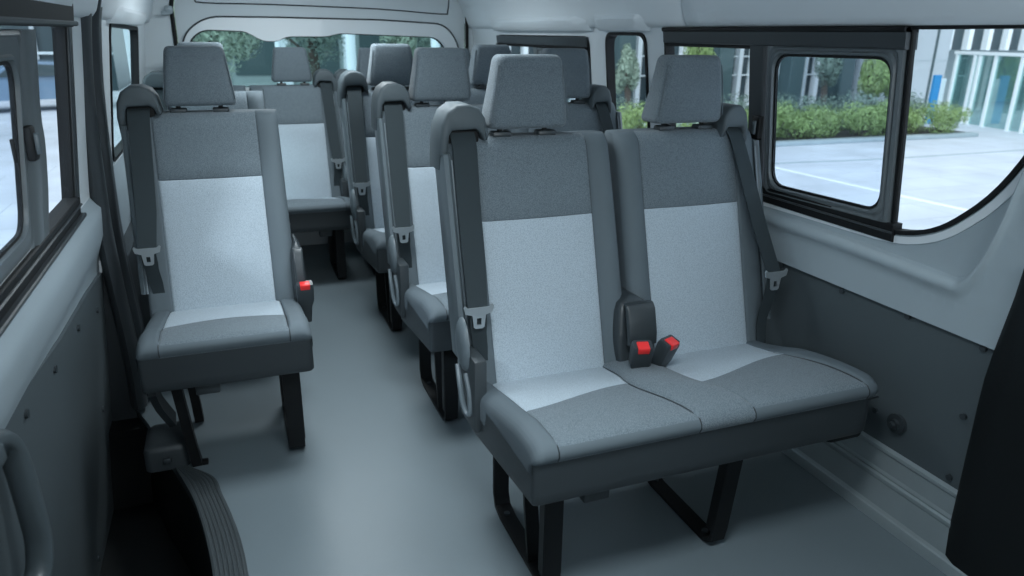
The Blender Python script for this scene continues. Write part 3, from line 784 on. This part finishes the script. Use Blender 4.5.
def make_double(W=.946, legs=True):
    r_ = empty('double_seat')
    b_backrest(r_, None); b_backrest(r_, W); b_headrest(r_, None); b_headrest(r_, W)
    b_guide(r_, None); b_guide(r_, W); b_belt(r_, None); b_belt(r_, W, 'window')
    b_recliner(r_, None)
    b_cushion(r_, W+.012, True); b_skirt(r_, W)
    b_hinge_cover(r_, W/2+.002, .060)
    b_buckle(r_, W/2-.036, .325, .425, -.10, -.35); b_buckle(r_, W/2+.034, .335, .420, .14, -.35)
    b_loop_leg(r_, .088); b_loop_leg(r_, .563, .03, False)
    bm = bmesh.new(); box(bm, W-.03, W+.088, .10, .36, .22, .35, .012); tube(bm, [(W+.085, .23, .30), (W+.10, .23, .30)], .02, 14); link('wall_mount', bm, 'black', r_)
    return r_
def make_single():
    W = .467
    r_ = empty('single_seat')
    b_backrest(r_, None); b_headrest(r_, None); b_guide(r_, None); b_belt(r_, None)
    b_cushion(r_, W, False); b_skirt(r_, W)
    b_hinge_cover(r_, .474, .022)
    b_buckle(r_, .484, .37, .385, -.0, -.2)
    # near leg by the aisle is a loop, the other leans in from the wall side
    b_loop_leg(r_, .40, 0, False, .048)
    bm = bmesh.new(); strap(bm, [(.078, .085, .31), (.098, .10, .07), (.104, .115, .004)], (1, 0, 0), .028, .03, 0); l = link('leg', bm, 'black', r_)
    bm = bmesh.new(); box(bm, .09, .135, .10, .125, 0, .012, .003); link('leg_foot', bm, 'black', l)
    bm = bmesh.new(); strap(bm, [(.085, .40, .28), (.10, .40, .07), (.104, .39, .004)], (1, 0, 0), .028, .03, 0); link('leg', bm, 'black', r_)
    bm = bmesh.new()   # folding stay under the wall side
    strap(bm, [(.012, .12, .27), (.020, .16, .20), (.045, .20, .12)], (1, 0, 0), .02, .05, 2); link('folding_stay', bm, 'dplas', r_)
    return r_
XR_, XL_ = .517, -.304
d0 = make_double()
d0.location = (XR_, 1.200, 0)
tag(d0, 'grey two-place seat nearest the camera, beside the sliding window on the right', 'seat', 'two-place seats along the right side')
d1 = copy_tree(d0); d1.location = (XR_, 2.043, 0); tag(d1, 'grey two-place seat directly behind the nearest one, second of the right-hand row')
d2 = copy_tree(d0); d2.location = (XR_, 2.894, 0); tag(d2, 'grey two-place seat third back on the right, in front of the rear bench')
s0 = make_single(); s0.location = (XL_, 2.035, 0)
tag(s0, 'grey single seat across the aisle on the left, nearest single with red buckle', 'seat', 'single seats along the left side')
s1 = copy_tree(s0); s1.location = (XL_, 2.894, 0); tag(s1, 'grey single seat mostly hidden behind the nearer single seat on the left')
# rear bench: a pair of two-place units, the left one mirrored
d3 = copy_tree(d0); d3.location = (.600, 3.70, -.035); d3.scale = (.96, 1, 1); tag(d3, 'right unit of the rear bench, below the tailgate window', 'seat', 'rear bench units')
def mirror_tree(o, W, parent=None):
    c = o.copy(); C.objects.link(c); c.parent = parent
    if o.type == 'MESH':
        me = o.data.copy(); me.transform(Matrix(((-1, 0, 0, W), (0, 1, 0, 0), (0, 0, 1, 0), (0, 0, 0, 1)))); me.flip_normals(); c.data = me
    for k in list(o.children): mirror_tree(k, W, c)
    return c
d4 = mirror_tree(d0, .946); d4.location = (-.335, 3.70, -.035); d4.scale = (.955, 1, 1)
tag(d4, 'left unit of the rear bench, seen down the aisle with one headrest clear', 'seat', 'rear bench units')
for o in (d3, d4): o.location.z = 0; o.scale.z = .972

# ------------------------------------------------------------------ outside
GZ = -1.10
def tiles(name, c1, c2, mortar, scale, bw, bh, ms=.01):
    m = mat(name, c1, .7); nt = m.node_tree; b = nt.nodes['Principled BSDF']; t = nt.nodes['Texture Coordinate']
    br = nt.nodes.new('ShaderNodeTexBrick'); br.inputs['Color1'].default_value = (*c1, 1); br.inputs['Color2'].default_value = (*c2, 1); br.inputs['Mortar'].default_value = (*mortar, 1)
    br.inputs['Scale'].default_value = scale; br.inputs['Brick Width'].default_value = bw; br.inputs['Row Height'].default_value = bh; br.inputs['Mortar Size'].default_value = ms
    nt.links.new(t.outputs['Object'], br.inputs['Vector'])
    n = nt.nodes.new('ShaderNodeTexNoise'); n.inputs['Scale'].default_value = .9; n.inputs['Detail'].default_value = 6
    nt.links.new(t.outputs['Object'], n.inputs['Vector'])
    mx = nt.nodes.new('ShaderNodeMixRGB'); mx.blend_type = 'MULTIPLY'; mx.inputs[0].default_value = .55
    nt.links.new(br.outputs[0], mx.inputs[1]); nt.links.new(n.outputs['Fac'], mx.inputs[2])
    gm = nt.nodes.new('ShaderNodeMixRGB'); gm.blend_type = 'ADD'; gm.inputs[0].default_value = .25; gm.inputs[2].default_value = (*c1, 1)
    nt.links.new(mx.outputs[0], gm.inputs[1]); nt.links.new(gm.outputs[0], b.inputs['Base Color'])
    return m
MT['road'] = tiles('pale_paving', (.62, .655, .71), (.55, .59, .65), (.36, .40, .45), 1, 1.2, .8)
MT['kerb'] = mat('kerb_stone', (.36, .43, .46), .7, vary=(2, .2))
MT['soil'] = mat('planting_soil', (.05, .05, .04), .9, vary=(5, .3))
MT['leafb'] = mat('bright_green_leaf', (.24, .35, .13), .5, vary=(2.6, .55)); MT['leafd'] = mat('dark_green_leaf', (.17, .25, .21), .5, vary=(2.5, .6)); MT['leafp'] = mat('pale_green_leaf', (.27, .36, .28), .55, vary=(2, .3))
MT['bark'] = mat('bark', (.07, .06, .05), .9)
MT['fac'] = mat('grey_stone_facade', (.42, .47, .50), .7, vary=(.6, .15)); MT['facd'] = mat('dark_glass_facade', (.035, .06, .07), .3, vary=(.4, .4), spec=.5); MT['teal'] = mat('teal_column', (.04, .075, .08), .4)
MT['mull'] = mat('pale_mullion', (.82, .88, .90), .4); MT['green_glass'] = glassmat('green_entrance_glass', (.62, .82, .80), .25, .02)
MT['blue'] = mat('blue_sign', (.03, .25, .55), .5); MT['pale'] = mat('pale_wall', (.62, .72, .76), .6, vary=(.5, .1)); MT['carp'] = mat('slate_blue_car_paint', (.16, .25, .36), .25, coat=.6); MT['line'] = mat('road_paint', (.85, .88, .88), .6)
MT['moss'] = mat('grey_green_wall', (.22, .29, .29), .7, vary=(1, .3)); MT['lobby'] = mat('lobby_wall', (.45, .55, .56), .7, vary=(1, .25))
bm = bmesh.new(); box(bm, -60, 70, -40, 80, GZ-.2, GZ); struct(link('ground', bm, 'road', smooth=False))
# kerbed planting strip
bm = bmesh.new(); box(bm, 5.5, 18.2, 13.55, 13.8, GZ, GZ+.10, .02); k_ = link('planter_kerb', bm, 'kerb')
bm = bmesh.new(); box(bm, 5.52, 18.1, 13.78, 16.6, GZ+.01, GZ+.09); link('soil', bm, 'soil', k_)
tag(k_, 'low stone kerb along the planting strip outside the right-hand windows', 'kerb')
bm = bmesh.new(); strap(bm, [(9.7, 12.6, GZ+.004), (9.85, 9.5, GZ+.004), (10.1, 6.5, GZ+.004), (10.4, 3.0, GZ+.004)], (1, 0, 0), .14, .004, 4)
tag(link('road_marking', bm, 'line'), 'thin white painted line crossing the pale paving outside the sliding window', 'road marking')
bm = bmesh.new(); strap(bm, [(5.5, 11.5, GZ+.003), (10, 11.65, GZ+.003), (13.5, 11.45, GZ+.003), (24, 11.7, GZ+.003)], (0, 1, 0), .10, .004, 4); tag(link('expansion_joint', bm, 'kerb'), 'dark joint line running across the paving in front of the kerb', 'pavement joint')
def leaf_ball(name, m, R=(.5, .4, .35), n=420, ls=.055, seed=1, parent=None, center=(0, 0, 0), clumps=14):
    rnd = random.Random(seed); bm = bmesh.new(); cs = [(Vector((rnd.uniform(-.6, .6)*R[0], rnd.uniform(-.6, .6)*R[1], rnd.uniform(-.3, .6)*R[2])), rnd.uniform(.35, .6)) for _ in range(clumps)]
    for i in range(n):
        c, s = rnd.choice(cs); d = Vector((rnd.gauss(0, 1), rnd.gauss(0, 1), rnd.gauss(0, 1))).normalized()
        p = c+Vector((d.x*R[0]*s, d.y*R[1]*s, d.z*R[2]*s))*rnd.uniform(.8, 1.05)+Vector(center)
        t = d.orthogonal().normalized(); t.rotate(Matrix.Rotation(rnd.uniform(0, 6.28), 3, d)); b = d.cross(t); l = ls*rnd.uniform(.7, 1.3)
        q = [p-t*l*.5, p-b*l*.22+d*l*.1, p+t*l*.6, p+b*l*.22+d*l*.1]
        bm.faces.new([bm.verts.new(v) for v in q])
    return link(name, bm, m, parent, smooth=False, recalc=False)
def shrub(i, m, R, n, ls, lab, grp, loc, src=None):
    if src is None:
        r_ = empty('shrub'); leaf_ball('foliage', m, R, n, ls, i, r_, (0, 0, R[2]*.75))
        bm = bmesh.new()
        for k in range(5):
            a = k*1.3; tube(bm, [(0, 0, 0), (.25*R[0]*math.cos(a), .25*R[1]*math.sin(a), R[2]*.4), (.5*R[0]*math.cos(a), .5*R[1]*math.sin(a), R[2]*.9)], .012, 5)
        link('stem', bm, 'bark', r_)
    else: r_ = copy_tree(src)
    r_.location = loc; tag(r_, lab, 'shrub', grp); return r_
sb = [shrub(10+i, 'leafb', (.85, .58, .50), 2800, .062, 'bright yellow-green shrub in the front row of the kerbed planting strip', 'bright shrubs along the kerb', (0, 0, 0)) for i in range(2)]
for i in range(12):
    o = sb[i] if i < 2 else copy_tree(sb[i % 2])
    o.location = (7.2+i*.93, 14.15+.12*math.sin(i*2.1), GZ+.03); o.rotation_euler.z = .3*math.sin(i*3.1)+(math.pi if i % 4 > 1 else 0); o.scale = (1, 1, 1.0+.10*math.sin(i*1.7))
sd = [shrub(30+i, 'leafd', (.9, .62, .62), 2600, .068, 'darker green shrub in the back row of the kerbed planting strip', 'dark shrubs behind the bright ones', (0, 0, 0)) for i in range(2)]
for i in range(12):
    o = sd[i] if i < 2 else copy_tree(sd[i % 2])
    o.location = (7.6+i*.93, 15.5+.15*math.sin(i*1.3), GZ+.06); o.rotation_euler.z = .3*math.sin(i*2.3)+(math.pi if i % 4 > 1 else 0); o.scale = (1, 1, .84+.07*math.sin(i*2.3))
pp = shrub(51, 'leafp', (.55, .5, .55), 800, .07, 'pale leafy bush seen through the small right-hand window', 'pale bushes behind the small window', (0, 0, 0))
for i, (x, y) in enumerate(((4.6, 8.0), (5.5, 8.6), (6.3, 9.6))):
    o = pp if i == 0 else copy_tree(pp); o.location = (x, y, GZ); o.rotation_euler.z = i*1.7; o.scale = (1.25, 1.1, 1.25)
def tree(x, y, h, rad, m, lab, seed, grp):
    r_ = empty('tree', (x, y, GZ)); bm = bmesh.new()
    tube(bm, [(0, 0, 0), (.05, .02, h*.3), (-.03, .05, h*.6), (0, 0, h*.85)], .07+h*.012, 8, 3); 
    for k in range(5):
        a = k*1.26+seed; tube(bm, [(0, 0, h*(.42+.06*k)), (rad*.35*math.cos(a), rad*.35*math.sin(a), h*(.55+.06*k)), (rad*.7*math.cos(a), rad*.7*math.sin(a), h*(.62+.07*k))], .035, 6, 2)
    link('trunk', bm, 'bark', r_)
    leaf_ball('crown', m, (rad, rad, h*.38), int(3000+3000*rad), .10, seed, r_, (0, 0, h*.66), 14)
    tag(r_, lab, 'tree', grp)
    return r_
# building behind the strip: glass wall, pier, columns, mullions
B = empty('office_building', (20, 20.5, GZ))
def bb(nm, mt, x0, x1, y0, y1, z0, z1, par=None, bev=0):
    bm = bmesh.new(); box(bm, x0, x1, y0, y1, z0, z1, bev); return link(nm, bm, mt, par or B, smooth=False)
bb('glass_wall', 'facd', -13, 1.0, .6, 5, 0, 12)
bb('stone_pier', 'fac', .9, 3.2, -1.5, 5, 0, 12)
for z in (1.7, 3.4): bb('stone_joint', 'kerb', .89, 3.21, -1.51, -1.49, z, z+.02)
for x in (1.5, 2.5): bb('recess', 'teal', x, x+.10, -1.52, -1.49, 0, 12)
bb('upper_glass_wall', 'facd', 3.2, 18, -1.0, 5, 2.05, 12)
bb('lobby_wall', 'lobby', 3.2, 18, 1.2, 1.5, 0, 2.05)
for x in [-12.7+i*.55 for i in range(25)]: bb('mullion', 'mull', x-.075, x+.075, .35, .62, 0, 12)
for i, x in enumerate([3.5+i*.95 for i in range(10)]): bb('mullion', 'mull', x-.10, x+.10, -1.22, -.98, 2.05, 12)
for z in (1.15, 1.75, 3.9): bb('transom', 'mull', -13, 1, .45, .62, z, z+.035)
for x in (-8.9, -5.4, -2.6, -.5): bb('column', 'teal', x-.28, x+.28, -.9, -.3, 0, 12, None, .05)
tag(B, 'office building with tall dark glass, pale mullions and dark columns behind the shrubs', 'building')
# glazed entrance
En = empty('glass_entrance', (20.75, 16.65, GZ), math.radians(-103.3))
XS = (0, .75, .95, 1.55, 2.5, 3.0, 3.9, 4.9, 6.0)
for i, x in enumerate(XS): bb('post', 'mull', x-.05, x+.05, -.06, .06, 0, 2.0, En, .01)
bb('header_beam', 'mull', -.1, 6.05, -.08, .10, 1.97, 2.06, En, .01)
for i in range(8): bb('glass_panel', 'green_glass', XS[i]+.05, XS[i+1]-.05, -.01, .01, .03, 1.97, En)
tag(En, 'glazed entrance with pale metal posts and green-tinted glass at the far right', 'entrance')
Sg = empty('sign_post', (19.55, 16.2, GZ)); bb('panel', 'blue', -.16, .10, -.05, .05, 0, 1.40, Sg, .01)
bb('side_panel', 'pale', .10, .30, -.05, .05, 0, 1.30, Sg, .01); tag(Sg, 'narrow blue upright sign panel beside the glazed entrance', 'sign')
for i, (x, y, h, rd, m) in enumerate(((17.9, 17.0, 1.8, .32, 'leafb'), (18.95, 17.2, 1.9, .34, 'leafb'), (17.35, 18.3, 2.4, .34, 'leafd'), (10.6, 18.6, 2.2, .34, 'leafp'), (13.0, 18.6, 2.4, .40, 'leafb'))):
    tree(x, y, h, rd, m, ('young slender tree just left of the blue sign, the one further left', 'young slender tree directly beside the blue sign', 'bright small tree before the columns, seen in the upper right corner of the sliding sash', 'pale small tree by the building, seen through the small middle window', 'bright green small tree behind the dark shrubs, seen through the rear pane beside the sash')[i], 70+i, 'young trees by the building')
# behind the van
for i, (x, y, h, rd, m) in enumerate(((-.1, 16.5, 3.6, 1.25, 'leafp'), (2.1, 19.0, 3.7, 1.0, 'leafd'), (4.0, 18.0, 3.4, .5, 'leafp'), (5.9, 20, 3.7, 1.1, 'leafd'), (-5.6, 19.5, 5.5, 1.9, 'leafd'))):
    tree(x, y, h, rd, m, ('pale leafy tree seen through the left half of the tailgate window', 'dark leafy tree behind the clear headrest of the rear bench', 'narrow pale tree beside the pale post behind the tailgate window', 'dark tree behind the right half of the tailgate window', 'dark tree seen through the sliding door window')[i], 90+i, 'trees behind the van')
for i, (x, y) in enumerate(((.95, 14), (2.15, 13.6), (3.8, 14), (4.2, 14))):
    bm = bmesh.new(); tube(bm, [(0, 0, 0), (0, 0, 3), (0, 0, 6)], .05 if i < 1 else .09, 10); box(bm, -.14, .14, -.14, .14, 0, .05, .01)
    o = link('lamp_post', bm, 'pale'); o.location = (x, y, GZ); tag(o, 'slim pale post outside the tailgate window, %s' % ('leftmost of the four', 'second from the left', 'third from the left', 'rightmost of the four')[i], 'post', 'posts behind the van')
RB = empty('rear_building', (3, 26, GZ))
bb('wall', 'moss', -5.5, 6, 0, 4, 0, 3.1, RB); bb('upper_wall', 'facd', -5.5, 6, 0, 4, 3.1, 9, RB)
for i in range(6): bb('pilaster', 'pale', -5+i*2-.15, -5+i*2+.15, -.12, .02, 0, 9, RB)
for i in range(5): bb('glazing', 'teal', -4.6+i*2, -3.3+i*2, -.04, .02, 1.0, 2.7, RB)
tag(RB, 'low pale building with dark panes behind the trees in the tailgate window', 'building')
LB = empty('street_building', (-9, 34, GZ)); bb('wall', 'facd', -12, 5.0, 0, 6, 0, 14, LB)
for i in range(9): bb('mullion', 'fac', -11+i*1.9, -10.85+i*1.9, -.12, .02, 0, 14, LB)
for z in (1.4, 2.6, 4.2): bb('transom', 'pale', -12, 5, -.15, .02, z, z+.09, LB)
tag(LB, 'dark street building beyond the forecourt, seen through the sliding door window', 'building')
def make_car(loc, rz):
    r_ = empty('car', loc, rz); bm = bmesh.new()
    sec = [(-2.1, .35), (-2.15, .62), (-2.0, .80), (-1.5, .88), (-1.0, .95), (-.45, 1.36), (.1, 1.44), (.8, 1.40), (1.45, 1.02), (1.95, .96), (2.12, .72), (2.1, .35)]
    rings = []
    for x, hw in ((-.86, .95), (-.82, 1.0), (0, 1.03), (.82, 1.0), (.86, .95)):
        rings.append([(sx_, x*(.86 if z > 1.2 else 1), .3+(z-.3)*hw) for sx_, z in sec])
    loft(bm, rings); link('body', bm, 'carp', r_)
    for s in (-1, 1):
        bm = bmesh.new(); P = [(-.85, 1.0), (-.42, 1.30), (.1, 1.36), (.75, 1.32), (1.2, 1.02)]
        a = [bm.verts.new((x, s*(.80-.03*(z > 1.2)) , z)) for x, z in P]; b_ = [bm.verts.new((x, s*(.885-.08*(z > 1.2)), z)) for x, z in P]
        bm.faces.new(a); bm.faces.new(b_)
        for i in range(5): bm.faces.new((a[i], a[(i+1) % 5], b_[(i+1) % 5], b_[i]))
        link('side_window', bm, 'facd', r_, smooth=False)
        for x in (-1.35, 1.35):
            bm = bmesh.new(); tube(bm, [(x, s*.66, .32), (x, s*.70, .32), (x, s*.86, .32), (x, s*.88, .32)], .32, 24); wq = link('wheel', bm, 'rubber', r_)
            bm = bmesh.new(); tube(bm, [(x, s*.87, .32), (x, s*.895, .32)], .19, 16); link('hub', bm, 'mull', wq)
    return r_
cr_ = make_car((-5.6, 26.5, GZ), math.radians(20)); tag(cr_, 'slate blue car parked on the forecourt beyond the sliding door window', 'car')
